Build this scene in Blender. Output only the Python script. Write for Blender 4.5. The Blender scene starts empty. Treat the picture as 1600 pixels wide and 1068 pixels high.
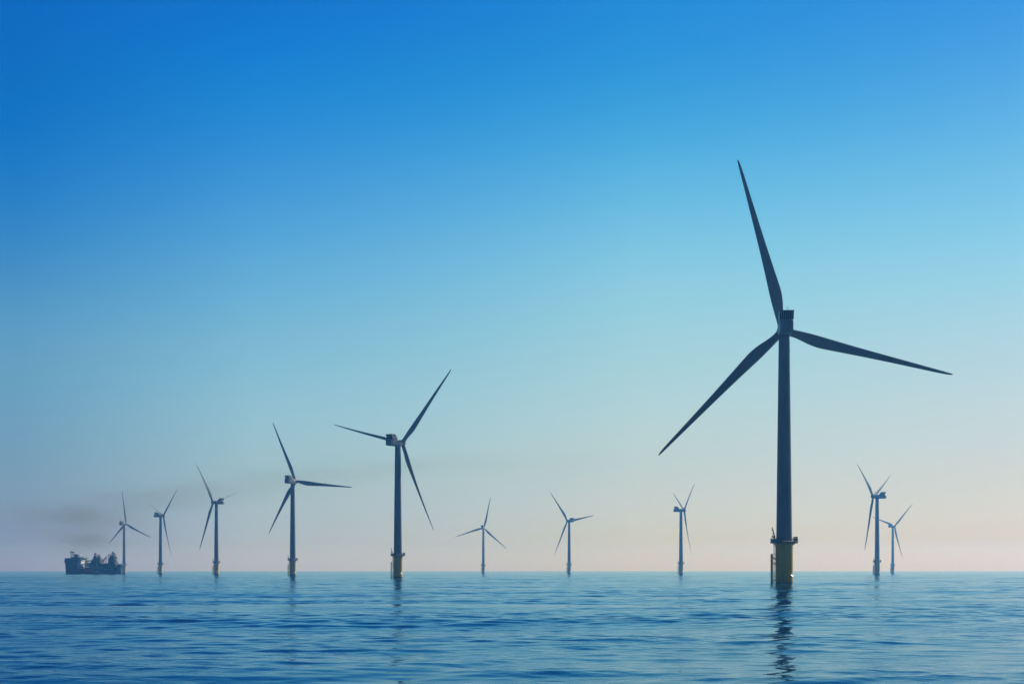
import bpy, bmesh, math, random
import numpy as np
from mathutils import Vector, Matrix

PI = math.pi
R = math.radians
random.seed(7)
scene = bpy.context.scene
COL = scene.collection

# ------------------------------------------------------------------ camera
EYE = 4.38                      # a small boat's rail above the water
cam_d = bpy.data.cameras.new('camera')
cam = bpy.data.objects.new('camera', cam_d)
COL.objects.link(cam)
cam.location = (0, 0, EYE)
cam.rotation_euler = (R(90), 0, 0)
cam_d.sensor_width = 36.0
cam_d.lens = 54.0
cam_d.shift_y = 0.2228
cam_d.clip_start = 0.5
cam_d.clip_end = 40000
scene.camera = cam

# ------------------------------------------------------------------ light
SUN_AZ, SUN_EL = 44.0, 34.0     # azimuth measured from +Y towards +X
sun_dir = Vector((math.sin(R(SUN_AZ)) * math.cos(R(SUN_EL)),
                  math.cos(R(SUN_AZ)) * math.cos(R(SUN_EL)), math.sin(R(SUN_EL))))
sl = bpy.data.lights.new('sun', 'SUN')
sl.energy = 4.4
sl.angle = R(0.53)
sl.color = (1.0, 0.92, 0.72)
so = bpy.data.objects.new('sun', sl)
COL.objects.link(so)
so.rotation_euler = sun_dir.to_track_quat('Z', 'Y').to_euler()
so.location = (300, 300, 400)

# Correction of the Nishita sky per elevation (t = sqrt(sin elevation)) and
# azimuth (three columns): thick sea air, deep blue overhead, warm low down.
SKY_T = [0.0, 0.09, 0.13, 0.18, 0.24, 0.31, 0.38, 0.44, 0.50, 0.545, 0.59, 0.72, 0.85, 1.0]
SKY_U = [-0.305, -0.165, 0.083, 0.305]
SKY = [[(1.0287, 1.0475, 4.3263), (0.7901, 0.8744, 3.1261), (0.5373, 0.677, 2.084), (0.491, 0.72, 1.4961), (0.3903, 0.6097, 0.9989), (0.3518, 0.6599, 0.9634), (0.3335, 0.7228, 0.9587), (0.1265, 0.5761, 1.0003), (0.004, 0.4721, 1.0644), (0.004, 0.4195, 1.0212), (0.004, 0.4086, 1.0689), (0.004, 0.4086, 1.0689), (0.004, 0.4086, 1.0689), (0.004, 0.4086, 1.0689)], [(1.4151, 1.735, 3.8242), (1.1648, 1.4757, 2.9383), (0.8733, 1.1635, 2.0785), (0.7241, 0.982, 1.562), (0.6246, 0.8517, 1.0904), (0.6125, 0.9199, 1.0986), (0.4837, 0.8952, 1.01), (0.3026, 0.8369, 1.1071), (0.1016, 0.635, 1.1175), (0.0128, 0.5735, 1.1461), (0.004, 0.4108, 1.0793), (0.004, 0.4108, 1.0793), (0.004, 0.4108, 1.0793), (0.004, 0.4108, 1.0793)], [(1.1932, 1.2297, 0.5194), (1.05, 1.1058, 0.4449), (0.8502, 0.9267, 0.3469), (0.7704, 0.8895, 1.1739), (0.6829, 0.7835, 0.8798), (0.6809, 0.8398, 0.8953), (0.6093, 0.8934, 0.8726), (0.4867, 0.9371, 0.9704), (0.1914, 0.7746, 1.0092), (0.0589, 0.5852, 0.9559), (0.0252, 0.4728, 1.0042), (0.0252, 0.4728, 1.0042), (0.0252, 0.4728, 1.0042), (0.0252, 0.4728, 1.0042)], [(0.8521, 0.6917, 0.0184), (0.7556, 0.6325, 0.0215), (0.6352, 0.5622, 0.0333), (0.6232, 0.6608, 0.7527), (0.5804, 0.6066, 0.6952), (0.5584, 0.6457, 0.7127), (0.5082, 0.6822, 0.7267), (0.3556, 0.7253, 0.8052), (0.1851, 0.5888, 0.8146), (0.1012, 0.4612, 0.809), (0.0309, 0.3384, 0.8059), (0.0309, 0.3384, 0.8059), (0.0309, 0.3384, 0.8059), (0.0309, 0.3384, 0.8059)]]  # CALIBRATED
SKY_STRENGTH = 0.1


def make_world():
    w = bpy.data.worlds.new('World')
    scene.world = w
    w.use_nodes = True
    nt = w.node_tree
    N, L = nt.nodes, nt.links
    N.clear()

    def math_n(op, a, b=None, c=None, clamp=False):
        n = N.new('ShaderNodeMath')
        n.operation = op
        n.use_clamp = clamp
        for i, v in enumerate((a, b, c)):
            if v is None:
                continue
            if isinstance(v, (int, float)):
                n.inputs[i].default_value = v
            else:
                L.new(v, n.inputs[i])
        return n.outputs[0]

    sky = N.new('ShaderNodeTexSky')
    sky.sky_type = 'NISHITA'
    sky.sun_disc = False
    sky.sun_elevation = R(SUN_EL)
    sky.sun_rotation = R(SUN_AZ)
    sky.air_density = 1.0
    sky.dust_density = 1.5
    sky.ozone_density = 2.0
    tc = N.new('ShaderNodeTexCoord')
    sp = N.new('ShaderNodeSeparateXYZ')
    L.new(tc.outputs['Generated'], sp.inputs[0])
    x, y, z = sp.outputs
    # a direction below the horizon reads the horizon's own colour
    zc = math_n('MAXIMUM', z, 0.002)
    cb = N.new('ShaderNodeCombineXYZ')
    L.new(x, cb.inputs[0]); L.new(y, cb.inputs[1]); L.new(zc, cb.inputs[2])
    L.new(cb.outputs[0], sky.inputs[0])
    t = math_n('SQRT', zc)
    hor = math_n('SQRT', math_n('ADD', math_n('ADD', math_n('MULTIPLY', x, x), math_n('MULTIPLY', y, y)), 1e-6))
    u = math_n('DIVIDE', x, hor)
    v = math_n('DIVIDE', y, hor)
    ramps = []
    for col in SKY:
        mx = max(max(c) for c in col)
        r = N.new('ShaderNodeValToRGB')
        r.color_ramp.interpolation = 'B_SPLINE'
        L.new(t, r.inputs[0])
        el = r.color_ramp.elements
        while len(el) > 1:
            el.remove(el[-1])
        for i, (tt, c) in enumerate(zip(SKY_T, col)):
            e = el[0] if i == 0 else el.new(tt)
            e.position = tt
            e.color = (c[0] / mx, c[1] / mx, c[2] / mx, 1)
        s = N.new('ShaderNodeVectorMath')
        s.operation = 'SCALE'
        L.new(r.outputs[0], s.inputs[0])
        s.inputs['Scale'].default_value = mx
        ramps.append(s.outputs[0])

    def mixv(fac, a, b):
        m = N.new('ShaderNodeMix')
        m.data_type = 'VECTOR'
        m.clamp_factor = False
        L.new(fac, m.inputs[0])
        L.new(a, m.inputs[4]); L.new(b, m.inputs[5])
        return m.outputs[1]

    def maprange(val, a, b, smooth=True, lo=0.0, hi=1.0):
        m = N.new('ShaderNodeMapRange')
        m.interpolation_type = 'SMOOTHSTEP' if smooth else 'LINEAR'
        m.inputs[1].default_value = a; m.inputs[2].default_value = b
        m.inputs[3].default_value = lo; m.inputs[4].default_value = hi
        L.new(val, m.inputs[0])
        return m.outputs[0]

    c = ramps[0]
    for i in (0, 1, 2):
        c = mixv(maprange(u, SKY_U[i], SKY_U[i + 1], False), c, ramps[i + 1])
    mul = N.new('ShaderNodeVectorMath')
    mul.operation = 'MULTIPLY'
    L.new(sky.outputs[0], mul.inputs[0])
    L.new(c, mul.inputs[1])
    # the half of the sky away from the sun is the darker one
    back = maprange(v, -0.45, 0.85, True)
    dim = N.new('ShaderNodeMix')
    dim.data_type = 'VECTOR'
    L.new(back, dim.inputs[0])
    dim.inputs[4].default_value = BACK_DIM
    dim.inputs[5].default_value = (1, 1, 1)
    sc = N.new('ShaderNodeVectorMath')
    sc.operation = 'MULTIPLY'
    L.new(mul.outputs[0], sc.inputs[0])
    L.new(dim.outputs[1], sc.inputs[1])
    bg = N.new('ShaderNodeBackground')
    L.new(sc.outputs[0], bg.inputs[0])
    bg.inputs[1].default_value = SKY_STRENGTH
    out = N.new('ShaderNodeOutputWorld')
    L.new(bg.outputs[0], out.inputs[0])


BACK_DIM = (0.04, 0.11, 0.27)
make_world()

# ------------------------------------------------------------------ materials
def new_mat(name):
    m = bpy.data.materials.new(name)
    m.use_nodes = True
    nt = m.node_tree
    return m, nt, nt.nodes['Principled BSDF']


def paint(name, col, rough=0.45, var=0.12, scale=0.6, stretch=(1, 1, 0.15), metallic=0.0, dirt=None, bump=0.0):
    """painted steel: slight weathering in vertical runs, roughness broken up"""
    m, nt, b = new_mat(name)
    N, L = nt.nodes, nt.links
    tc = N.new('ShaderNodeTexCoord')
    mp = N.new('ShaderNodeMapping')
    mp.inputs['Scale'].default_value = stretch
    L.new(tc.outputs['Object'], mp.inputs[0])
    nz = N.new('ShaderNodeTexNoise')
    nz.inputs['Scale'].default_value = scale
    nz.inputs['Detail'].default_value = 6
    nz.inputs['Roughness'].default_value = 0.6
    L.new(mp.outputs[0], nz.inputs['Vector'])
    r = N.new('ShaderNodeValToRGB')
    d = dirt or tuple(c * (1 - 2.2 * var) for c in col)
    r.color_ramp.elements[0].position = 0.32
    r.color_ramp.elements[0].color = (*d, 1)
    r.color_ramp.elements[1].position = 0.58
    r.color_ramp.elements[1].color = (*col, 1)
    L.new(nz.outputs[0], r.inputs[0])
    L.new(r.outputs[0], b.inputs['Base Color'])
    mr = N.new('ShaderNodeMapRange')
    mr.inputs[3].default_value = rough * 0.8
    mr.inputs[4].default_value = min(1, rough * 1.3)
    L.new(nz.outputs[0], mr.inputs[0])
    L.new(mr.outputs[0], b.inputs['Roughness'])
    b.inputs['Metallic'].default_value = metallic
    return m


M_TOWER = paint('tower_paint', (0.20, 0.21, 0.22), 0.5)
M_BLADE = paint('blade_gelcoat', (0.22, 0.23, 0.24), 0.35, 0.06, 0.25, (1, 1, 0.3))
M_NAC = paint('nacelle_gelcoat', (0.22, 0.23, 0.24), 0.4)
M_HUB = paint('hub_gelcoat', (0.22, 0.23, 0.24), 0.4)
M_YELLOW = paint('yellow_marine_paint', (0.88, 0.54, 0.008), 0.22, 0.12, 0.9)
def add_tide_band(m):
    nt = m.node_tree
    N, L = nt.nodes, nt.links
    b = N['Principled BSDF']
    old = b.inputs['Base Color'].links[0].from_socket
    tc = N.new('ShaderNodeTexCoord')
    sp = N.new('ShaderNodeSeparateXYZ')
    L.new(tc.outputs['Object'], sp.inputs[0])
    nz = N.new('ShaderNodeTexNoise')
    nz.inputs['Scale'].default_value = 1.6
    nz.inputs['Detail'].default_value = 5
    L.new(tc.outputs['Object'], nz.inputs['Vector'])
    ad = N.new('ShaderNodeMath')
    ad.operation = 'MULTIPLY_ADD'
    L.new(nz.outputs[0], ad.inputs[0])
    ad.inputs[1].default_value = -1.0
    L.new(sp.outputs[2], ad.inputs[2])
    mr = N.new('ShaderNodeMapRange')
    mr.inputs[1].default_value = 0.0; mr.inputs[2].default_value = 0.35
    mr.inputs[3].default_value = 1.0; mr.inputs[4].default_value = 0.0
    L.new(ad.outputs[0], mr.inputs[0])
    mx = N.new('ShaderNodeMix')
    mx.data_type = 'RGBA'
    L.new(mr.outputs[0], mx.inputs[0])
    L.new(old, mx.inputs[6])
    mx.inputs[7].default_value = (0.035, 0.04, 0.018, 1)
    L.new(mx.outputs[2], b.inputs['Base Color'])


add_tide_band(M_YELLOW)
M_GALV = paint('galvanised_steel', (0.16, 0.17, 0.18), 0.5, 0.15, 2.0, (1, 1, 1), 0.3)
M_DARK = paint('dark_grille', (0.02, 0.022, 0.025), 0.6)
M_WHITE = paint('white_steel', (0.75, 0.76, 0.74), 0.35, 0.08)
M_HULL = paint('hull_navy', (0.018, 0.032, 0.085), 0.5, 0.2, 0.12)
M_RED = paint('hull_red', (0.85, 0.09, 0.08), 0.5, 0.2, 0.15)
M_SHIPW = paint('ship_white', (0.78, 0.78, 0.76), 0.4, 0.08, 0.2)
M_SHIPG = paint('ship_grey', (0.09, 0.097, 0.105), 0.5, 0.2, 0.2)
M_SHIPP = paint('ship_pale_red', (0.55, 0.22, 0.2), 0.5, 0.15, 0.2)
M_GLASS, _nt, _b = new_mat('wheelhouse_glass')
_b.inputs['Base Color'].default_value = (0.02, 0.03, 0.04, 1)
_b.inputs['Roughness'].default_value = 0.08

# ------------------------------------------------------------------ mesh helpers
def mesh_obj(name, bm, mat, parent=None, smooth=True, angle=35):
    bmesh.ops.recalc_face_normals(bm, faces=bm.faces)
    me = bpy.data.meshes.new(name)
    bm.to_mesh(me)
    bm.free()
    me.materials.append(mat)
    if smooth:
        me.polygons.foreach_set('use_smooth', [True] * len(me.polygons))
        try:
            me.set_sharp_from_angle(angle=R(angle))
        except Exception:
            pass
    o = bpy.data.objects.new(name, me)
    COL.objects.link(o)
    if parent:
        o.parent = parent
    return o


def add_box(bm, lo, hi, mat=None, bevel=0.0):
    lo, hi = Vector(lo), Vector(hi)
    v = [bm.verts.new((x, y, z)) for x in (lo.x, hi.x) for y in (lo.y, hi.y) for z in (lo.z, hi.z)]
    if mat is not None:
        for q in v:
            q.co = mat @ q.co
    f = [(0, 1, 3, 2), (4, 6, 7, 5), (0, 4, 5, 1), (2, 3, 7, 6), (0, 2, 6, 4), (1, 5, 7, 3)]
    fs = [bm.faces.new([v[i] for i in q]) for q in f]
    if bevel > 0:
        es = list({e for q in fs for e in q.edges})
        bmesh.ops.bevel(bm, geom=es, offset=bevel, segments=2, affect='EDGES', profile=0.5)


def add_tube(bm, p, q, r0, r1=None, n=10, cap=True):
    p, q = Vector(p), Vector(q)
    r1 = r0 if r1 is None else r1
    d = (q - p).normalized()
    a = d.orthogonal().normalized()
    b = d.cross(a)
    A, B = [], []
    for i in range(n):
        t = 2 * PI * i / n
        o = a * math.cos(t) + b * math.sin(t)
        A.append(bm.verts.new(p + o * r0)); B.append(bm.verts.new(q + o * r1))
    for i in range(n):
        bm.faces.new((A[i], A[(i + 1) % n], B[(i + 1) % n], B[i]))
    if cap:
        bm.faces.new(A[::-1]); bm.faces.new(B)


def add_lathe(bm, prof, n=48, axis='Z', cap=True):
    """prof: list of (radius, height)"""
    rings = []
    for r, h in prof:
        ring = []
        for i in range(n):
            t = 2 * PI * i / n
            a, b = r * math.cos(t), r * math.sin(t)
            co = (a, b, h) if axis == 'Z' else (a, h, b)
            ring.append(bm.verts.new(co))
        rings.append(ring)
    for A, B in zip(rings, rings[1:]):
        for i in range(n):
            bm.faces.new((A[i], A[(i + 1) % n], B[(i + 1) % n], B[i]))
    if cap:
        bm.faces.new(rings[0][::-1]); bm.faces.new(rings[-1])


def add_loft(bm, rings, cap=True):
    rs = [[bm.verts.new(p) for p in ring] for ring in rings]
    n = len(rs[0])
    for A, B in zip(rs, rs[1:]):
        for i in range(n):
            bm.faces.new((A[i], A[(i + 1) % n], B[(i + 1) % n], B[i]))
    if cap:
        bm.faces.new(rs[0][::-1]); bm.faces.new(rs[-1])


def add_prism(bm, poly, axis, a, b):
    """poly of 2-D points, extruded from a to b along axis ('X' -> poly is (y,z), 'Y' -> (x,z), 'Z' -> (x,y))"""
    def p3(p, t):
        if axis == 'X':
            return (t, p[0], p[1])
        if axis == 'Y':
            return (p[0], t, p[1])
        return (p[0], p[1], t)
    A = [bm.verts.new(p3(p, a)) for p in poly]
    B = [bm.verts.new(p3(p, b)) for p in poly]
    n = len(poly)
    for i in range(n):
        bm.faces.new((A[i], A[(i + 1) % n], B[(i + 1) % n], B[i]))
    bm.faces.new(A[::-1]); bm.faces.new(B)


def empty(name, loc, rz=0.0):
    o = bpy.data.objects.new(name, None)
    o.empty_display_size = 2
    o.location = loc
    o.rotation_euler = (0, 0, rz)
    COL.objects.link(o)
    return o


def rounded_rect(w, h, r, n=5, cx=0.0, cz=0.0):
    """points of a rounded rectangle, counter-clockwise"""
    pts = []
    for sx, sz, a0 in ((1, -1, -90), (1, 1, 0), (-1, 1, 90), (-1, -1, 180)):
        for i in range(n + 1):
            a = R(a0 + 90 * i / n)
            pts.append((cx + sx * (w / 2 - r) + r * math.cos(a), cz + sz * (h / 2 - r) + r * math.sin(a)))
    return pts


# ------------------------------------------------------------------ wind turbine
HUBH, ROT, TILT, OVER, PRE = 81.0, 56.0, R(6), 4.4, 2.4
BASEZ = HUBH - OVER * math.sin(TILT)     # where the shaft line crosses the tower's axis


def build_tower():
    bm = bmesh.new()
    prof = [(2.52, 13.75), (2.52, 14.0), (2.5, 14.02)]
    z0, z1, r0, r1 = 14.02, BASEZ - 2.05, 2.5, 1.72
    seams = (33.0, 55.0)
    for i in range(1, 41):
        z = z0 + (z1 - z0) * i / 40
        prof.append((r0 + (r1 - r0) * ((z - z0) / (z1 - z0)) ** 1.05, z))
    add_lathe(bm, prof, 56)
    for s in seams:
        r = r0 + (r1 - r0) * ((s - z0) / (z1 - z0)) ** 1.05
        add_lathe(bm, [(r - .05, s - .09), (r + .012, s - .07), (r + .012, s + .07), (r - .05, s + .09)], 56, cap=False)
    add_lathe(bm, [(1.70, z1 + .002), (1.86, z1 + .02), (1.86, z1 + .32), (1.7, z1 + .34)], 48)  # yaw ring
    return bm


def build_transition():
    bm = bmesh.new()
    add_lathe(bm, [(2.80, -0.8), (2.80, 2.0), (2.80, 12.3), (2.86, 12.32), (2.86, 12.6), (2.80, 12.62), (2.80, 13.1)], 56)
    return bm


def build_boat_landing():
    """two vertical fender tubes on the left of the foundation, stub arms back to it"""
    bm = bmesh.new()
    for y in (-0.95, 0.75):
        add_tube(bm, (-3.95, y, -0.8), (-3.95, y, 9.6), 0.24, n=14)
        for z in (1.2, 6.6, 8.6):
            add_tube(bm, (-3.95, y, z), (-2.6, y * 0.9, z + (0.0 if z < 8 else -0.7)), 0.15, n=8)
    add_tube(bm, (-3.95, -0.95, 9.0), (-3.95, 0.75, 9.0), 0.11, n=8)
    return bm


def build_ladder():
    bm = bmesh.new()
    for y in (-0.32, 0.22):
        add_tube(bm, (-3.22, y, -0.6), (-3.22, y, 13.2), 0.085, n=8)
    z = -0.3
    while z < 13.1:
        add_tube(bm, (-3.22, -0.32, z), (-3.22, 0.22, z), 0.035, n=6)
        z += 0.34
    for z in (2.5, 6.2, 9.6, 12.0):
        add_tube(bm, (-3.22, -0.05, z), (-2.7, -0.05, z), 0.11, n=6)
    return bm


def build_glint_plate():
    """added pale plate, tilted to catch the sun as a glint, low on the right"""
    bm = bmesh.new()
    n = Vector((0.55, -0.36, 0.75)).normalized()  # added plate's normal, aimed so the sun makes a bright spot here
    t = Vector((0.55, 0.84, 0)).normalized()
    t = (t - n * t.dot(n)).normalized()
    b = n.cross(t)
    M = Matrix((t, b, n)).transposed().to_4x4()
    M.translation = Vector((2.12, -2.15, 2.75))
    add_box(bm, (-0.6, -0.5, -0.07), (0.6, 0.5, 0.07), M, 0.03)
    add_tube(bm, (1.8, -1.8, 2.3), (2.1, -2.1, 2.65), 0.2, n=10)
    return bm


def build_platform():
    bm = bmesh.new()
    n = 12
    ro, ri = 4.35, 2.83
    lo, hi = [], []
    ring = lambda r, z: [(r * math.cos(2 * PI * (i + .5) / 48), r * math.sin(2 * PI * (i + .5) / 48), z) for i in range(48)]
    rr = [ring(ri, 12.95), ring(ro, 12.95), ring(ro, 13.3), ring(ri, 13.3)]
    vs = [[bm.verts.new(p) for p in q] for q in rr]
    for a in range(4):
        A, B = vs[a], vs[(a + 1) % 4]
        for i in range(48):
            bm.faces.new((A[i], A[(i + 1) % 48], B[(i + 1) % 48], B[i]))
    for i in range(n):                                   # knee brackets
        a = 2 * PI * (i + .5) / n
        c, s = math.cos(a), math.sin(a)
        add_tube(bm, (2.75 * c, 2.75 * s, 12.35), (3.5 * c, 3.5 * s, 12.97), 0.09, n=6)
    return bm


def build_railing():
    bm = bmesh.new()
    n = 30
    ro = 4.27
    for i in range(n):
        a = 2 * PI * i / n
        c, s = math.cos(a), math.sin(a)
        add_tube(bm, (ro * c, ro * s, 13.3), (ro * c, ro * s, 14.5), 0.045, n=6)
    for z, r in ((13.45, 0.09), (13.72, .03), (13.98, 0.04), (14.22, .03), (14.5, 0.055)):
        for i in range(n):
            a, b = 2 * PI * i / n, 2 * PI * (i + 1) / n
            add_tube(bm, (ro * math.cos(a), ro * math.sin(a), z), (ro * math.cos(b), ro * math.sin(b), z), r, n=6, cap=False)
    # kick panels: solid on the working side
    for i in range(9, 21):
        a, b = 2 * PI * i / n, 2 * PI * (i + 1) / n
        p, q = Vector((ro * math.cos(a), ro * math.sin(a), 0)), Vector((ro * math.cos(b), ro * math.sin(b), 0))
        o = (p + q).normalized() * 0.03
        V = [bm.verts.new(t) for t in (p - o + Vector((0, 0, 13.31)), q - o + Vector((0, 0, 13.31)), q - o + Vector((0, 0, 14.3)), p - o + Vector((0, 0, 14.3)),
                                      p + o + Vector((0, 0, 13.31)), q + o + Vector((0, 0, 13.31)), q + o + Vector((0, 0, 14.3)), p + o + Vector((0, 0, 14.3)))]
        for f in ((0, 1, 2, 3), (4, 7, 6, 5), (0, 4, 5, 1), (3, 2, 6, 7), (0, 3, 7, 4), (1, 5, 6, 2)):
            bm.faces.new([V[k] for k in f])
    return bm


def build_davit():
    bm = bmesh.new()
    add_tube(bm, (-3.35, -1.3, 13.3), (-3.35, -1.3, 15.2), 0.22, 0.2, n=12)
    add_box(bm, (-4.15, -1.6, 14.75), (-3.0, -1.0, 15.25), bevel=0.06)
    add_tube(bm, (-3.3, -1.3, 15.2), (-4.05, -1.3, 18.0), 0.21, 0.13, n=10)
    add_tube(bm, (-3.85, -1.3, 15.2), (-3.75, -1.3, 16.7), 0.07, n=8)
    add_tube(bm, (-4.05, -1.3, 18.0), (-4.08, -1.3, 17.1), 0.03, n=6)
    add_box(bm, (-4.18, -1.38, 16.85), (-3.98, -1.22, 17.12))
    return bm


def build_cabinet():
    bm = bmesh.new()
    add_box(bm, (3.02, -0.9, 13.32), (4.15, 0.7, 14.95), bevel=0.05)
    add_box(bm, (3.1, -0.95, 13.6), (4.05, -0.90, 14.7))
    add_box(bm, (2.98, -1.0, 14.95), (4.2, 0.8, 15.03))
    return bm


def build_nacelle():
    """local: +Y towards the hub, origin on the shaft line above the tower"""
    bm = bmesh.new()
    secs = [(-9.55, 2.9, 2.5, 0.5, 0.0), (-9.35, 3.6, 3.3, 0.55, 0.0), (-8.9, 4.05, 3.8, 0.5, 0.02), (-6.0, 4.1, 3.9, 0.45, 0.03),
            (-2.0, 4.1, 3.85, 0.5, 0.0), (0.8, 3.95, 3.7, 0.7, 0.0), (2.0, 3.6, 3.5, 1.0, 0.05), (2.55, 3.3, 3.3, 1.3, 0.1)]
    rings = []
    for y, w, h, r, cz in secs:
        rings.append([(px, y, pz) for px, pz in rounded_rect(w, h, r, 6, 0, cz)])
    add_loft(bm, rings)
    add_lathe(bm, [(1.45, 2.3), (1.45, 3.0)], 32, 'Y')
    # roof hatch and rear crane rail
    add_box(bm, (-0.9, -0.6, 1.88), (0.9, 0.9, 2.05), bevel=0.05)
    return bm


def build_cooler():
    """cooler on the rear of the roof: leaning side cheeks, lid and sill"""
    bm = bmesh.new()
    z0, z1 = 1.90, 4.75
    cheek = [(-2.6, z0), (-4.9, z1), (-8.9, z1), (-7.6, z0)]
    for x in (-2.2, 2.02):
        add_prism(bm, cheek, 'X', x, x + 0.18)
    lid = [(-4.95, z1 - 0.16), (-5.0, z1 + 0.06), (-8.95, z1 + 0.06), (-8.85, z1 - 0.16)]
    add_prism(bm, lid, 'X', -2.26, 2.26)
    add_prism(bm, [(-7.75, z0 + .02), (-7.6, z0 + 0.3), (-7.2, z0 + 0.3), (-7.2, z0 + .02)], 'X', -2.0, 2.0)
    # sloping front cover
    add_prism(bm, [(-2.75, z0 + .01), (-4.85, z1 - .17), (-5.05, z1 - .17), (-2.95, z0 + .01)], 'X', -2.0, 2.0)
    return bm


def build_fins():
    bm = bmesh.new()
    z0, z1 = 2.2, 4.58
    add_prism(bm, [(-7.05, z0), (-8.05, z1), (-7.85, z1), (-6.85, z0)], 'X', -1.99, 1.99)
    return bm


def build_slat(i):
    bm = bmesh.new()
    z0, z1 = 2.2, 4.57
    x = -1.62 + 3.24 * i / 5
    add_prism(bm, [(-7.7, z0), (-8.7, z1), (-8.1, z1), (-7.1, z0)], 'X', x - 0.10, x + 0.10)
    return bm


def build_sensor():
    bm = bmesh.new()
    add_tube(bm, (0.35, -7.2, 4.8), (0.35, -7.2, 6.0), 0.055, 0.035, n=8)
    add_tube(bm, (0.05, -7.2, 5.75), (0.65, -7.2, 5.75), 0.03, n=6)
    for x in (0.05, 0.65):
        add_lathe_at(bm, (x, -7.2, 5.75))
    return bm


def add_lathe_at(bm, p):
    x, y, z = p
    add_tube(bm, (x, y, z), (x, y, z + 0.22), 0.09, 0.05, n=8)


def build_hub():
    """spinner: local +Y forward along the shaft, origin at the rotor centre"""
    bm = bmesh.new()
    prof = [(1.35, -1.75), (1.72, -1.6), (1.86, -1.1), (1.92, -0.2), (1.88, 0.6), (1.7, 1.3), (1.35, 1.9), (0.85, 2.32), (0.35, 2.5), (0.02, 2.54)]
    add_lathe(bm, prof, 40, 'Y')
    for k in range(3):                       # blade root collars
        a = k * 2 * PI / 3
        d = Vector((math.sin(a), 0, math.cos(a)))
        add_tube(bm, d * 1.2, d * 2.12, 1.28, 1.24, n=28)
    return bm


CH = [  # r, chord, thickness ratio, twist(deg), offset of the leading edge from the pitch axis (share of chord)
    (1.6, 2.35, 1.00, 14, .50), (2.6, 2.35, 1.00, 14, .50), (4.2, 2.5, .88, 14, .47), (6.2, 2.95, .66, 13.5, .42), (8.5, 3.5, .48, 12.5, .36),
    (10.8, 3.82, .39, 11, .33), (13.0, 3.8, .34, 9.5, .31), (16, 3.5, .30, 8, .30), (20, 3.08, .27, 6.3, .29), (25, 2.62, .245, 4.6, .28), (30, 2.25, .225, 3.2, .28),
    (35, 1.92, .21, 2.0, .28), (40, 1.62, .20, 1.0, .28), (45, 1.33, .19, 0.2, .28), (49.5, 1.08, .18, -.4, .28), (52.8, .86, .18, -.8, .29),
    (54.6, .66, .18, -1, .32), (55.5, .44, .18, -1, .37), (55.9, .22, .18, -1, .45), (56.0, .07, .2, -1, .5)]


def build_blade():
    """local: +Z outwards along the blade, -X is the leading edge (seen from behind), +Y upwind"""
    bm = bmesh.new()
    n = 28
    table = np.array(CH)
    rs = np.concatenate([np.linspace(1.6, 52.8, 60), [53.8, 54.6, 55.1, 55.5, 55.75, 55.9, 56.0]])
    rings = []
    for r in rs:
        ch, th, tw, le = [np.interp(r, table[:, 0], table[:, k]) for k in (1, 2, 3, 4)]
        blend = np.clip((r - 2.6) / 6.5, 0, 1)
        blend = blend * blend * (3 - 2 * blend)
        pre = PRE * (r / ROT) ** 2
        ca, sa = math.cos(R(tw)), math.sin(R(tw))
        ring = []
        for k in range(n):
            t = 2 * PI * k / n
            xc = 0.5 - 0.5 * math.cos(t)                      # 0 leading edge .. 1 trailing edge
            circ = 0.5 * math.sin(t)
            foil = 5 * (0.2969 * math.sqrt(max(xc, 0)) - 0.126 * xc - 0.3516 * xc ** 2 + 0.2843 * xc ** 3 - 0.1015 * xc ** 4)
            camber = 0.10 * xc * (1 - xc)
            yf = math.copysign(foil * th * 0.98, math.sin(t)) + camber
            yc = circ * th
            yy = (yc * (1 - blend) + yf * blend) * ch
            xx = (xc - le) * ch
            X = xx * ca + yy * sa
            Y = -xx * sa + yy * ca
            ring.append((X, Y + pre, r))
        rings.append(ring)
    add_loft(bm, rings)
    return bm


TURB = [  # X, distance, yaw, blade angle, label
    (86.3, 487.0, 4.6, 104.9, 'tallest and nearest dark wind turbine, on a yellow base above its own dark reflection'),
    (-68.4, 920.6, 34.1, 42.5, 'second largest wind turbine, yellow base, lowest blade slanting down to the right'),
    (-188.2, 1318.4, 27.4, 96.7, 'slate blue wind turbine with one blade lying flat out to the right'),
    (-332.6, 1728.2, -69.0, 77.0, 'blue wind turbine with nacelle tail to the right, third tower from the ship'),
    (-492.5, 2152.2, 51.0, 51.9, 'hazy wind turbine second from the ship, one blade raised to the upper right'),
    (-639.8, 2533.5, 31.1, 114.2, 'slim hazy wind turbine rising directly behind the right end of the ship'),
    (-51.6, 2764.1, 13.4, 13.3, 'pale far wind turbine seen square on, just right of the second largest one'),
    (88.4, 2375.5, -37.3, 80.1, 'pale wind turbine in the middle, its longest blade rising to the upper left'),
    (215.0, 1954.6, 79.5, 56.2, 'side-on hazy wind turbine under the left blade of the tallest one'),
    (378.5, 1592.4, -55.8, 63.7, 'darker front wind turbine of the overlapping pair at the right'),
    (661.2, 2667.5, 57.4, 48.6, 'fainter rear wind turbine of the overlapping pair at the right'),
]
PITCH = {1: (0, -25, 45), 3: (-72, -25, 0), 4: (0, 0, 40), 9: (0, -25, 0)}   # blades standing at their own pitch
GROUP = 'offshore wind turbines standing in the sea'


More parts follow.
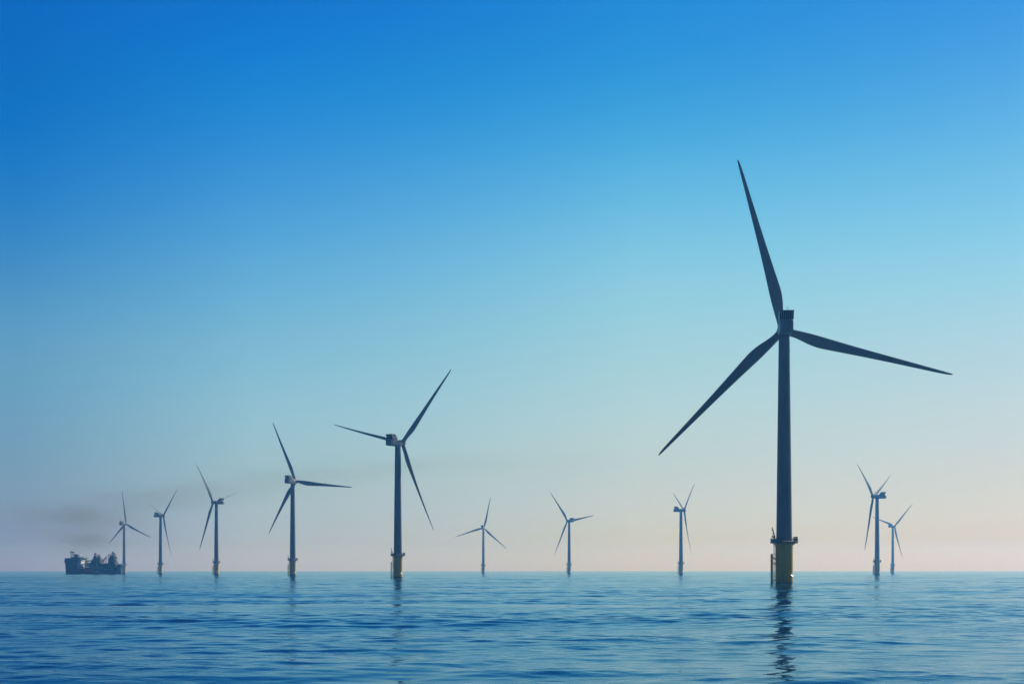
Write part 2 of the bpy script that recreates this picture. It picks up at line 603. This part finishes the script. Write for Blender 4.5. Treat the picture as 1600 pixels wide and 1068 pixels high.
def place_rotor(parts, yaw, th, pitch):
    Rz = Matrix.Rotation(-R(yaw), 4, 'Z')
    Rt = Matrix.Rotation(TILT, 4, 'X')
    nac, hub, blades = parts
    nac.matrix_local = Matrix.Translation((0, 0, BASEZ)) @ Rz
    H = Matrix.Translation((0, 0, BASEZ)) @ Rz @ Rt @ Matrix.Translation((0, OVER, 0))
    for k, b in enumerate(blades):
        b.matrix_local = H @ Matrix.Rotation(R(th + 120 * k), 4, 'Y') @ Matrix.Rotation(-R(pitch[k]), 4, 'Z')
    hub.matrix_local = H @ Matrix.Rotation(R(th), 4, 'Y')


def build_turbine():
    root = empty('wind_turbine', (0, 0, 0))
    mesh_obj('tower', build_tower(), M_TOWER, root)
    tp = mesh_obj('transition_piece', build_transition(), M_YELLOW, root)
    mesh_obj('boat_landing', build_boat_landing(), M_YELLOW, tp)
    mesh_obj('ladder', build_ladder(), M_YELLOW, tp)
    mesh_obj('glint_plate', build_glint_plate(), M_WHITE, tp)
    pf = mesh_obj('platform', build_platform(), M_GALV, root)
    mesh_obj('railing', build_railing(), M_GALV, pf)
    mesh_obj('davit_crane', build_davit(), M_GALV, pf)
    mesh_obj('equipment_cabinet', build_cabinet(), M_GALV, pf)
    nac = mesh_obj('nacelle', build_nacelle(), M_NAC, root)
    co = mesh_obj('cooler', build_cooler(), M_NAC, nac)
    mesh_obj('radiator', build_fins(), M_DARK, nac)
    for i in range(6):
        mesh_obj('radiator_slat', build_slat(i), M_NAC, nac)
    mesh_obj('wind_sensor', build_sensor(), M_GALV, nac)
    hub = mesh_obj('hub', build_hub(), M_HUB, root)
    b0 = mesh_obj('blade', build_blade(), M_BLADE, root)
    blades = [b0]
    for k in range(2):
        b = b0.copy()
        COL.objects.link(b)
        b.parent = root
        blades.append(b)
    return root


def rotor_parts(root):
    ch = root.children
    return ([c for c in ch if c.name.startswith('nacelle')][0], [c for c in ch if c.name.startswith('hub')][0],
            [c for c in ch if c.name.startswith('blade')])


proto = build_turbine()
proto_parts = [(c, list(c.children)) for c in proto.children]
for i, (X, D, yaw, th, label) in enumerate(TURB):
    if i == 0:
        t = proto
        parts = rotor_parts(t)
    else:
        t = proto.copy()
        COL.objects.link(t)
        nac = hub = None
        blades = []
        for c, subs in proto_parts:
            d = c.copy()
            COL.objects.link(d)
            d.parent = t
            if c.name.startswith('nacelle'):
                nac = d
            elif c.name.startswith('hub'):
                hub = d
            elif c.name.startswith('blade'):
                blades.append(d)
            for s in subs:
                e = s.copy()
                COL.objects.link(e)
                e.parent = d
        parts = (nac, hub, blades)
    t.location = (X, D, 0)
    t['label'] = label
    t['category'] = 'wind turbine'
    t['group'] = GROUP
    place_rotor(parts, yaw, th, PITCH.get(i, (0, 0, 0)))

# ------------------------------------------------------------------ ship
SHIP_D = 1860.0
SHIP_S = SHIP_D / 2400.0


def build_ship():
    """Local: +X towards the stern (right in the photo), +Z up from the waterline, metres.
    u() and w() turn the ship's drawn profile (photo px from its left end / above its waterline) into metres."""
    k = SHIP_S / math.cos(R(18))
    u = lambda px: (px - 46.5) * k * 0.92
    w = lambda px: px * SHIP_S
    root = empty('cargo_ship', (0, 0, 0))
    B = 8.5
    # hull: lofted sections, high bluff bow at -X
    bm = bmesh.new()
    secs = []
    for px, half, flare, deck in ((0.6, 1.2, 2.6, 21), (2.5, 4.6, 6.4, 21), (7, 7.2, 8.0, 20), (13, 8.2, 8.5, 19), (22, 8.5, 8.6, 17),
                                  (23.2, 8.5, 8.6, 8.6), (45, 8.5, 8.6, 8.2), (70, 8.5, 8.6, 8.4), (80, 8.0, 8.4, 8.8), (88, 5.2, 7.0, 9.6), (93, 1.6, 3.4, 10.4)):
        z = w(deck)
        x = u(px)
        xt = x - (2.0 if px < 3 else 0) * (0 if px > 1 else .2)
        secs.append([(x, -half, -0.8), (x, -half * 1.0, 0.8), (x, -(half + flare) / 2, z * .5), (xt, -flare, z),
                     (xt, flare, z), (x, (half + flare) / 2, z * .5), (x, half, 0.8), (x, half, -0.8)])
    add_loft(bm, secs)
    mesh_obj('hull', bm, M_HULL, root, True, 25)
    # red band amidships and along the side, with pale rubbing strakes
    def plate(name, x0, x1, z0, z1, mat, y=-8.56):
        bm = bmesh.new()
        add_box(bm, (u(x0), y - .1, w(z0)), (u(x1), y + .1, w(z1)), bevel=.03)
        return mesh_obj(name, bm, mat, root)
    plate('red_side_panel', 36, 50, 3.2, 7.9, M_RED)
    plate('red_side_panel', 50.2, 60, 2.6, 4.2, M_RED)
    plate('white_side_mark', 52, 55, 3.0, 4.6, M_SHIPW, -8.72)
    plate('white_side_mark', 56, 59.5, 3.4, 4.8, M_SHIPW, -8.72)
    plate('white_side_mark', 70, 75, 7.1, 7.9, M_SHIPW, -8.72)
    plate('white_side_mark', 76, 86, 7.3, 8.0, M_SHIPW, -8.72)
    # forward superstructure (dark, above the bow)
    bm = bmesh.new()
    prof = [(u(2.2), w(17)), (u(3.2), w(25)), (u(14), w(25)), (u(14), w(26.2)), (u(23.2), w(26.2)), (u(23.2), w(8.2)), (u(16), w(17)), (u(8), w(17))]
    add_prism(bm, [prof[0], prof[1], prof[2], prof[3], prof[4], (u(23.2), w(16.6)), prof[6], prof[7]], 'Y', -7.6, 7.6)
    for z in (19.5, 22.3):
        add_box(bm, (u(2.8), -8.0, w(z)), (u(23.6), 8.0, w(z) + .18))
    add_box(bm, (u(13), -8.3, w(26.2)), (u(24), 8.3, w(26.5)))
    sup = mesh_obj('superstructure', bm, M_HULL, root, False)
    for i in range(9):
        x = u(4.2 + i * 2.05)
        for z in (20.3, 23.1):
            bm = bmesh.new()
            add_box(bm, (x, -7.67, w(z)), (x + .8, -7.57, w(z) + .9))
            mesh_obj('window', bm, M_GLASS, sup, False)
    # white accommodation house: stepped decks facing aft
    bm = bmesh.new()
    for x0, x1, z0, z1, hw in ((23.3, 29.5, 8.4, 20.6, 6.6), (29.5, 32.8, 8.4, 15.5, 6.6), (23.3, 25.0, 20.6, 21.8, 5), (28.2, 30.0, 20.6, 22.2, 4.5),
                               (36.4, 41.8, 11.2, 14.2, 0), (36.8, 41.2, 14.9, 17.2, 0), (37.6, 40.6, 17.9, 20.4, 0)):
        add_box(bm, (u(x0), -hw or -7.6, w(z0)), (u(x1), hw or 0.5, w(z1)), bevel=.08)
    house = mesh_obj('accommodation_house', bm, M_SHIPW, root, False)
    bm = bmesh.new()
    for x0, x1, z in ((32.6, 33.6, 10.4), (32.6, 33.6, 15.4), (36.0, 42.4, 14.2), (36.2, 42.0, 17.2), (37.2, 41.4, 20.4)):
        add_box(bm, (u(x0), -7.9, w(z) + .01), (u(x1), 6.4 if x0 < 34 else 0.9, w(z) + .45))
    mesh_obj('deck_gallery', bm, M_SHIPG, house, False)
    for x in (24.4, 26.2, 28.0, 30.4, 31.6):
        for z in (10.5, 13.0, 16.5, 18.6):
            if x > 29 and z > 14:
                continue
            bm = bmesh.new()
            add_box(bm, (u(x), -6.67, w(z)), (u(x) + .7, -6.57, w(z) + .8))
            mesh_obj('window', bm, M_GLASS, house, False)
    # bridge wing roof
    bm = bmesh.new()
    add_box(bm, (u(23.4), -8.4, w(24.2)), (u(31.4), 8.4, w(25.2)))
    add_box(bm, (u(24), -7.4, w(22.3)), (u(28.6), 7.4, w(24.18)))
    for x in (25.5, 27.5, 29.5):
        add_tube(bm, (u(x), -4, w(25.2)), (u(x), -4, w(27.0)), .12, n=6)
    add_tube(bm, (u(35), -7, w(20.5)), (u(54), -7, w(22.6)), .18, n=6)
    mesh_obj('bridge', bm, M_SHIPG, root, False)
    # funnel
    bm = bmesh.new()
    add_loft(bm, [[(u(13.4) + .85 * px, py, w(26.5)) for px, py in rounded_rect(6.0, 5.0, 1.2, 4, 3.0)],
                  [(u(13.4) + .85 * px, py, w(30.6)) for px, py in rounded_rect(5.2, 4.4, 1.2, 4, 3.2)]])
    for x, y, h in ((15.5, -1, 31.8), (17, 1, 31.6), (18.6, -.6, 31.2)):
        add_tube(bm, (u(x), y, w(29.5)), (u(x), y, w(h)), .5, n=10)
    mesh_obj('funnel', bm, M_SHIPG, root)
    # fore mast with radar platforms
    bm = bmesh.new()
    for x in (8.0, 11.8):
        for y in (-1.2, 1.2):
            add_tube(bm, (u(x), y, w(25)), (u(x + (.4 if x < 9 else -.4)), y * .6, w(35)), .2, n=6)
    for z0 in range(25, 34, 2):
        add_tube(bm, (u(8.1), -1.1, w(z0)), (u(11.6), -1.1, w(z0 + 2)), .1, n=5)
        add_tube(bm, (u(8.1), 1.1, w(z0 + 2)), (u(11.6), 1.1, w(z0)), .1, n=5)
    add_box(bm, (u(7.2), -1.6, w(33.2)), (u(9.6), 1.6, w(35.6)), bevel=.2)
    add_box(bm, (u(10.8), -1.4, w(33.2)), (u(13), 1.4, w(34.9)), bevel=.2)
    add_box(bm, (u(7.6), -1.3, w(30.0)), (u(12.2), 1.3, w(30.4)))
    add_tube(bm, (u(8.6), 0, w(35.5)), (u(8.6), 0, w(37.4)), .12, n=6)
    mesh_obj('mast', bm, M_SHIPG, root)
    bm = bmesh.new()
    add_tube(bm, (u(22.3), 0, w(26)), (u(22.3), 0, w(35)), .16, .08, n=6)
    add_tube(bm, (u(20.6), 0, w(34.2)), (u(24.2), 0, w(34.2)), .1, n=6)
    mesh_obj('signal_mast', bm, M_SHIPG, root)
    bm = bmesh.new()
    add_tube(bm, (u(33.6), 0, w(20)), (u(33.6), 0, w(32.3)), .14, .06, n=6)
    add_tube(bm, (u(32.9), 0, w(29.4)), (u(34.3), 0, w(29.4)), .09, n=6)
    mesh_obj('signal_mast', bm, M_SHIPG, root)
    # amidships machinery tower: stacked blocks, two pointed crane heads
    bm = bmesh.new()
    for x0, x1, z0, z1, hw in ((42.6, 61, 8.0, 12.5, 6.8), (43.4, 60, 12.5, 17.5, 5.5), (44.5, 59.6, 17.5, 21.5, 4.5), (46.2, 52.5, 21.5, 25, 3), (53, 58.6, 21.5, 24, 3)):
        add_box(bm, (u(x0), -hw, w(z0)), (u(x1), hw, w(z1)), bevel=.1)
    mach = mesh_obj('machinery_deck', bm, M_SHIPG, root, False)
    bm = bmesh.new()
    def crane(px, foot, top, spread, lean=0.0):
        for sx in (-1, 1):
            for y in (-1.5, 1.5):
                add_tube(bm, (u(px + sx * spread), y, w(foot)), (u(px + sx * .5 + lean), y * .3, w(top)), .42, .22, n=6)
        for i in range(6):
            t = i / 6
            z = foot + (top - foot) * t
            s = spread * (1 - t) + .5 * t
            add_tube(bm, (u(px - s + lean * t), -1.3, w(z)), (u(px + s + lean * t), -1.3, w(z + (top - foot) / 6)), .2, n=5)
            add_tube(bm, (u(px + s + lean * t), 1.3, w(z)), (u(px - s + lean * t), 1.3, w(z + (top - foot) / 6)), .2, n=5)
        add_box(bm, (u(px - 1.3 + lean), -.8, w(top - 1.3)), (u(px + 1.3 + lean), .8, w(top)), bevel=.1)
    crane(48.9, 21, 32.6, 3.0, -.4)
    add_box(bm, (u(47.2), -1.6, w(25)), (u(51), 1.6, w(28.6)), bevel=.2)
    add_box(bm, (u(54), -1.4, w(24)), (u(57.2), 1.4, w(27)), bevel=.2)
    crane(55.2, 21, 30.4, 3.4, -.6)
    mesh_obj('deck_crane', bm, M_SHIPG, root)
    bm = bmesh.new()
    for x in (47.5, 50.8):
        add_box(bm, (u(x), -6.95, w(9)), (u(x + 1.8), -6.8, w(14.5)))
    mesh_obj('red_locker', bm, M_SHIPP, mach, False)
    bm = bmesh.new()
    for x in (56.2, 60.6):
        add_box(bm, (u(x), -7.0, w(11.5)), (u(x + 1.2), -6.8, w(17)), bevel=.03)
    mesh_obj('vent_post', bm, M_SHIPW, mach, False)
    # thin slanting boom between the two machinery towers
    bm = bmesh.new()
    for y in (-.7, .7):
        add_tube(bm, (u(60), y, w(20)), (u(68.5), y, w(28.2)), .22, n=6)
        add_tube(bm, (u(61.5), y, w(19.4)), (u(69), y, w(26.8)), .18, n=6)
    for i in range(7):
        t = i / 7
        add_tube(bm, (u(60 + 8.5 * t), -.7, w(20 + 8.2 * t)), (u(62.4 + 7.5 * t), .7, w(20.3 + 7.4 * t)), .14, n=5)
    for x in (63.5, 66, 68.8):
        add_tube(bm, (u(x), 2, w(10)), (u(x), 2, w(21 + (x - 63) * .9)), .28, n=6)
    mesh_obj('boom', bm, M_SHIPP, root)
    # aft cargo coaming and bulwarks
    bm = bmesh.new()
    add_box(bm, (u(61.2), -7.4, w(8.3)), (u(66), 7.4, w(17.0)), bevel=.1)
    add_box(bm, (u(66), -6.6, w(8.6)), (u(87.4), 6.6, w(15.6)), bevel=.1)
    add_box(bm, (u(68), -6.9, w(15.61)), (u(86.5), 6.9, w(16.2)))
    for i in range(12):
        x = u(67.5 + i * 1.75)
        for s in (-1, 1):
            add_box(bm, (x, s * 6.72 - .18, w(9)), (x + .35, s * 6.72 + .18, w(15.4)))
    add_prism(bm, [(u(88.4), w(9)), (u(88.4), w(15.2)), (u(93.4), w(14.6)), (u(93.2), w(9.6))], 'Y', -2.6, 2.6)
    add_prism(bm, [(u(92.8), w(11.2)), (u(92.8), w(14.9)), (u(95.6), w(13.4)), (u(95.4), w(12.6))], 'Y', -3, 3)
    aft = mesh_obj('cargo_coaming', bm, M_SHIPG, root, False)
    bm = bmesh.new()
    add_box(bm, (u(73.5), -6.9, w(16.21)), (u(77), 6.9, w(16.9)))
    mesh_obj('red_hatch', bm, M_SHIPP, aft, False)
    # aft crane tower: bushy pile of gear with a pointed head
    bm = bmesh.new()
    for x0, x1, z0, z1, hw in ((73.5, 83.5, 16.2, 20.5, 4.2), (73.0, 82.0, 20.5, 25, 3.4), (74.8, 81, 25, 29, 2.6)):
        add_box(bm, (u(x0), -hw, w(z0)), (u(x1), hw, w(z1)), bevel=.25)
    aftc = None
    crane(77.9, 24, 34.4, 2.4, 0)
    for p, q, r in (((74.5, 22), (71.6, 29.4), .55), ((80.5, 22), (84.6, 26.5), .5), ((81, 25), (82.8, 31.0), .4), ((75.5, 25), (74.0, 30.2), .35),
                    ((83.5, 19), (85.4, 24.5), .35), ((80, 27), (80.8, 32), .3)):
        add_tube(bm, (u(p[0]), -1.2, w(p[1])), (u(q[0]), -1.2, w(q[1])), r, r * .6, n=6)
        add_box(bm, (u(q[0]) - .7, -1.9, w(q[1]) - .6), (u(q[0]) + .7, -.5, w(q[1]) + .5), bevel=.1)
    mesh_obj('aft_crane', bm, M_SHIPG, root)
    # rails along the open deck
    bm = bmesh.new()
    for s in (-1, 1):
        for z in (8.9, 9.6, 10.2):
            add_tube(bm, (u(24), s * 8.4, w(z)), (u(66), s * 8.4, w(z)), .07, n=5)
        for i in range(30):
            x = u(24 + 42 * i / 29)
            add_tube(bm, (x, s * 8.4, w(8.3)), (x, s * 8.4, w(10.2)), .07, n=5)
    mesh_obj('deck_rail', bm, M_SHIPW, root)
    # lifeboat in its davits
    bm = bmesh.new()
    rings = []
    for i in range(9):
        t = -1 + 2 * i / 8
        s = math.sqrt(max(0.02, 1 - t * t))
        rings.append([(u(40) + 3.4 * t, -7.7 + 1.1 * s * math.cos(a), w(9.6) + 1.15 * s * math.sin(a) * (1 if math.sin(a) < 0 else .8)) for a in [2 * PI * j / 12 for j in range(12)]])
    add_loft(bm, rings)
    mesh_obj('lifeboat', bm, M_RED, root)
    root['label'] = 'dark blue cargo ship with white deckhouse, red flank and crane towers on the hazy horizon'
    root['category'] = 'ship'
    return root


ship = build_ship()
ship.scale = (1.12, 1, 1)
ship.location = ((147.0 - 800) / 2400 * SHIP_D, SHIP_D, 0)
ship.rotation_euler = (0, 0, R(-19))

# ------------------------------------------------------------------ sea
def build_sea():
    rng = np.random.default_rng(11)
    # rings of vertices round the viewer, closer together near by
    r = [0.0]
    rr = 4.0
    rad = [rr]
    while rr < 9400:
        if rr < 40:
            step = 0.8
        elif rr < 110:
            step = 0.20
        elif rr < 600:
            step = 0.20 * (rr / 110)
        else:
            step = 1.1 * (rr / 600) ** 1.3
        rr += step
        rad.append(rr)
    rad = np.array(rad)
    ang = np.concatenate([np.linspace(-180, -40, 60, endpoint=False), np.linspace(-40, -21, 120, endpoint=False),
                          np.linspace(-21, 21, 900, endpoint=False), np.linspace(21, 40, 120, endpoint=False), np.linspace(40, 180, 60, endpoint=False)])
    ang = np.radians(ang)
    nr, na = len(rad), len(ang)
    RR, AA = np.meshgrid(rad, ang, indexing='ij')
    X = RR * np.sin(AA)
    Y = RR * np.cos(AA)
    Z = np.zeros_like(X)
    dr = np.gradient(rad)
    da = np.gradient(ang)
    # sum of long-crested sinusoids, each dropped where the rings grow too coarse for it
    waves = []
    for i in range(90):
        lam = 1.3 * (12 / 1.3) ** (rng.random() ** 1.1)
        th = rng.normal(0, R(27)) + R(-4)
        waves.append((lam, th, rng.random() * 2 * PI))
    slope_tot = SEA_SLOPE
    a_norm = slope_tot / math.sqrt(len(waves) / 2)
    # slow patches of livelier and calmer water
    patch = np.ones_like(X)
    for i in range(7):
        L = 25 + 60 * rng.random()
        t = rng.normal(0, .5)
        patch += 0.16 * np.sin(2 * PI / L * (X * np.sin(t) * .6 + Y * np.cos(t)) + rng.random() * 6)
    patch = np.clip(patch, .35, 1.7)
    for lam, th, ph in waves:
        k = 2 * PI / lam
        amp = a_norm / k * min(1.0, (5.0 / lam) ** 0.8)
        sp = np.maximum(dr[:, None], 0 * X)
        fade = np.clip((lam / np.maximum(sp, 1e-3) - 2.5) / 3.0, 0, 1)
        arg = k * (X * math.sin(th) + Y * math.cos(th)) + ph
        s = np.sin(arg)
        Z += amp * fade * (s + 0.18 * np.cos(2 * arg))
    Z *= patch
    # low swell from farther off, under the wind ripples
    for i in range(16):
        lam = 16 * (70 / 16) ** rng.random()
        th = rng.normal(0, R(20)) + R(9)
        k = 2 * PI / lam
        fade = np.clip((lam / np.maximum(dr[:, None], 1e-3) - 2.5) / 3.0, 0, 1)
        Z += SWELL_SLOPE / math.sqrt(8) / k * fade * np.sin(k * (X * math.sin(th) + Y * math.cos(th)) + rng.random() * 6.28)
    Z *= np.clip((9000 - RR) / 3000, 0, 1)
    co = np.empty((nr * na + 1, 3), np.float32)
    co[1:, 0] = X.ravel(); co[1:, 1] = Y.ravel(); co[1:, 2] = Z.ravel()
    co[0] = (0, 0, 0)
    i = np.arange(nr - 1)[:, None] * na
    j = np.arange(na)[None, :]
    j2 = (j + 1) % na
    quads = np.stack([i + j, i + na + j, i + na + j2, i + j2], -1).reshape(-1, 4)[:, ::-1] + 1
    jj = np.arange(na)
    tris = np.stack([np.zeros(na, int), jj + 1, (jj + 1) % na + 1], -1)[:, ::-1]
    me = bpy.data.meshes.new('sea')
    me.vertices.add(len(co))
    me.vertices.foreach_set('co', co.ravel())
    loops = np.concatenate([quads.ravel(), tris.ravel()]).astype(np.int32)
    me.loops.add(len(loops))
    me.loops.foreach_set('vertex_index', loops)
    starts = np.concatenate([np.arange(len(quads)) * 4, len(quads) * 4 + np.arange(na) * 3]).astype(np.int32)
    me.polygons.add(len(starts))
    me.polygons.foreach_set('loop_start', starts)
    me.polygons.foreach_set('use_smooth', np.ones(len(starts), bool))
    me.update(calc_edges=True)
    me.validate()
    o = bpy.data.objects.new('sea', me)
    COL.objects.link(o)
    o['kind'] = 'structure'
    return o


SEA_SLOPE = 0.059
SWELL_SLOPE = 0.026


def sea_material():
    m, nt, b = new_mat('sea_water')
    N, L = nt.nodes, nt.links
    N.remove(b)
    tc = N.new('ShaderNodeTexCoord')
    last = None
    # cat's paws: patches where the breeze roughens the surface, and slicks between them
    pm = N.new('ShaderNodeMapping')
    pm.inputs['Scale'].default_value = (0.055, 0.012, 1)
    L.new(tc.outputs['Object'], pm.inputs[0])
    pn = N.new('ShaderNodeTexNoise')
    pn.inputs['Scale'].default_value = 1.0
    pn.inputs['Detail'].default_value = 5
    pn.inputs['Roughness'].default_value = 0.65
    L.new(pm.outputs[0], pn.inputs['Vector'])
    pr = N.new('ShaderNodeMapRange')
    pr.interpolation_type = 'SMOOTHSTEP'
    pr.inputs[1].default_value = 0.36; pr.inputs[2].default_value = 0.66
    pr.inputs[3].default_value = 0.15; pr.inputs[4].default_value = 2.2
    L.new(pn.outputs[0], pr.inputs[0])
    for sc, stretch, dist, strength in ((0.7, (0.75, 1.0, 1), 0.055, 0.42), (2.2, (0.8, 1.0, 1), 0.022, 0.38), (6.0, (0.7, 1.0, 1), 0.008, 0.35)):
        mp = N.new('ShaderNodeMapping')
        mp.inputs['Scale'].default_value = (stretch[0] * sc, stretch[1] * sc, 1)
        mp.inputs['Rotation'].default_value = (0, 0, R(6))
        L.new(tc.outputs['Object'], mp.inputs[0])
        nz = N.new('ShaderNodeTexNoise')
        nz.inputs['Scale'].default_value = 1.0
        nz.inputs['Detail'].default_value = 2.5
        nz.inputs['Roughness'].default_value = 0.5
        L.new(mp.outputs[0], nz.inputs['Vector'])
        bp = N.new('ShaderNodeBump')
        st = N.new('ShaderNodeMath')
        st.operation = 'MULTIPLY'
        st.use_clamp = True
        L.new(pr.outputs[0], st.inputs[0])
        st.inputs[1].default_value = strength
        L.new(st.outputs[0], bp.inputs['Strength'])
        bp.inputs['Distance'].default_value = dist * 2
        L.new(nz.outputs[0], bp.inputs['Height'])
        if last:
            L.new(last, bp.inputs['Normal'])
        last = bp.outputs[0]
    fr = N.new('ShaderNodeFresnel')
    fr.inputs['IOR'].default_value = 1.34
    L.new(last, fr.inputs['Normal'])
    df = N.new('ShaderNodeBsdfDiffuse')          # light coming back up out of the water
    df.inputs['Color'].default_value = (0.005, 0.040, 0.088, 1)
    gl = N.new('ShaderNodeBsdfAnisotropic')
    gl.inputs['Color'].default_value = (0.56, 0.82, 0.97, 1)
    gl.inputs['Roughness'].default_value = 0.045
    L.new(last, gl.inputs['Normal'])
    mx = N.new('ShaderNodeMixShader')
    L.new(fr.outputs[0], mx.inputs[0])
    L.new(df.outputs[0], mx.inputs[1])
    L.new(gl.outputs[0], mx.inputs[2])
    L.new(mx.outputs[0], N['Material Output'].inputs['Surface'])
    return m


sea = build_sea()
sea.data.materials.append(sea_material())

# ------------------------------------------------------------------ haze
HAZE_D = 2.0e-4
HAZE_C = (0.12, 0.44, 1.0)
HAZE_G = 0.5
bm = bmesh.new()
add_box(bm, (-9700, -9700, -1.6), (9700, 9700, 143))
haze_m = bpy.data.materials.new('haze_air')
haze_m.use_nodes = True
nt = haze_m.node_tree
nt.nodes.clear()
pv = nt.nodes.new('ShaderNodeVolumePrincipled')
pv.inputs['Color'].default_value = (*HAZE_C, 1)
pv.inputs['Density'].default_value = HAZE_D
pv.inputs['Anisotropy'].default_value = HAZE_G
pv.inputs['Absorption Color'].default_value = (1, 1, 1, 1)
mo = nt.nodes.new('ShaderNodeOutputMaterial')
nt.links.new(pv.outputs[0], mo.inputs['Volume'])
haze = mesh_obj('haze', bm, haze_m, None, False)
haze['kind'] = 'stuff'

# ------------------------------------------------------------------ smoke
def build_smoke():
    """brown funnel smoke: thick over the ship, then a long thin band drifting right and upwards"""
    bm = bmesh.new()
    x0, x1 = -610.0, 225.0
    add_box(bm, (x0, 1560, 12), (x1, 1730, 141))
    m = bpy.data.materials.new('funnel_smoke')
    m.use_nodes = True
    nt = m.node_tree
    N, L = nt.nodes, nt.links
    N.clear()

    def mn(op, a, b=None, c=None):
        n = N.new('ShaderNodeMath')
        n.operation = op
        for i, v in enumerate((a, b, c)):
            if v is None:
                continue
            if isinstance(v, (int, float)):
                n.inputs[i].default_value = v
            else:
                L.new(v, n.inputs[i])
        return n.outputs[0]
    tc = N.new('ShaderNodeTexCoord')
    sp = N.new('ShaderNodeSeparateXYZ')
    L.new(tc.outputs['Object'], sp.inputs[0])
    x, y, z = sp.outputs
    nz = N.new('ShaderNodeTexNoise')
    mp = N.new('ShaderNodeMapping')
    mp.inputs['Scale'].default_value = (0.007, 0.012, 0.026)
    L.new(tc.outputs['Object'], mp.inputs[0])
    L.new(mp.outputs[0], nz.inputs['Vector'])
    nz.inputs['Scale'].default_value = 1.0
    nz.inputs['Detail'].default_value = 6
    nz.inputs['Roughness'].default_value = 0.62
    n0 = mn('SUBTRACT', nz.outputs[0], 0.5)
    zz = mn('ADD', z, mn('MULTIPLY', n0, 28.0))

    def blob(cx, cz, sx, sz, amp, slope=0.0):
        dx = mn('DIVIDE', mn('SUBTRACT', x, cx), sx)
        zc = mn('ADD', mn('MULTIPLY', mn('SUBTRACT', x, cx), slope), cz)
        dz = mn('DIVIDE', mn('SUBTRACT', zz, zc), sz)
        e = mn('ADD', mn('MULTIPLY', dx, dx), mn('MULTIPLY', dz, dz))
        return mn('MULTIPLY', mn('EXPONENT', mn('MULTIPLY', e, -1.0)), amp)
    parts = [blob(-464, 60, 70, 23, 1.05), blob(-430, 72, 90, 13, 0.5, 0.12), blob(-300, 92, 140, 13, 0.42, 0.13), blob(-100, 113, 170, 8, 0.28, 0.05), blob(-458, 42, 26, 14, .9)]
    tot = parts[0]
    for p in parts[1:]:
        tot = mn('ADD', tot, p)
    wr = N.new('ShaderNodeMapRange')              # torn into wisps
    wr.interpolation_type = 'SMOOTHSTEP'
    wr.inputs[1].default_value = 0.36; wr.inputs[2].default_value = 0.66
    wr.inputs[3].default_value = 0.5; wr.inputs[4].default_value = 1.5
    n2 = N.new('ShaderNodeTexNoise')
    m2 = N.new('ShaderNodeMapping')
    m2.inputs['Scale'].default_value = (0.016, 0.01, 0.055)
    m2.inputs['Rotation'].default_value = (0, R(-7), 0)
    L.new(tc.outputs['Object'], m2.inputs[0])
    L.new(m2.outputs[0], n2.inputs['Vector'])
    n2.inputs['Scale'].default_value = 1.0
    n2.inputs['Detail'].default_value = 5
    L.new(n2.outputs[0], wr.inputs[0])
    tot = mn('MULTIPLY', tot, wr.outputs[0])
    dy = mn('DIVIDE', mn('SUBTRACT', y, 1645), 43)
    tot = mn('MULTIPLY', tot, mn('EXPONENT', mn('MULTIPLY', mn('MULTIPLY', dy, dy), -1.0)))
    # nothing reaches the faces of the box
    for c, lo, hi in ((x, x0, x1), (z, 12.0, 141.0)):
        for a, b in ((lo, lo + (60 if c is x else 14)), (hi, hi - (120 if c is x else 16))):
            mr = N.new('ShaderNodeMapRange')
            mr.interpolation_type = 'SMOOTHSTEP'
            mr.inputs[1].default_value = a; mr.inputs[2].default_value = b
            L.new(c, mr.inputs[0])
            tot = mn('MULTIPLY', tot, mr.outputs[0])
    pv = N.new('ShaderNodeVolumePrincipled')
    pv.inputs['Color'].default_value = (0.26, 0.21, 0.15, 1)
    pv.inputs['Absorption Color'].default_value = (0.05, 0.06, 0.03, 1)
    L.new(mn('MULTIPLY', tot, SMOKE_D), pv.inputs['Density'])
    o = N.new('ShaderNodeOutputMaterial')
    L.new(pv.outputs[0], o.inputs['Volume'])
    s = mesh_obj('smoke', bm, m, None, False)
    s['kind'] = 'stuff'
    s['label'] = 'brown grey funnel smoke drifting right from the ship across the lower sky'
    s['category'] = 'smoke'
    return s


SMOKE_D = 0.0046
build_smoke()

# ------------------------------------------------------------------ render settings
scene.view_settings.view_transform = 'Standard'
scene.view_settings.look = 'None'
scene.view_settings.exposure = 0.0
scene.view_settings.gamma = 1.0
scene.view_settings.use_curve_mapping = False
scene.cycles.use_denoising = True
scene.cycles.max_bounces = 6
scene.cycles.volume_bounces = 0
scene.cycles.volume_step_rate = 1.0
scene.cycles.volume_max_steps = 256
scene.cycles.sample_clamp_indirect = 4.0
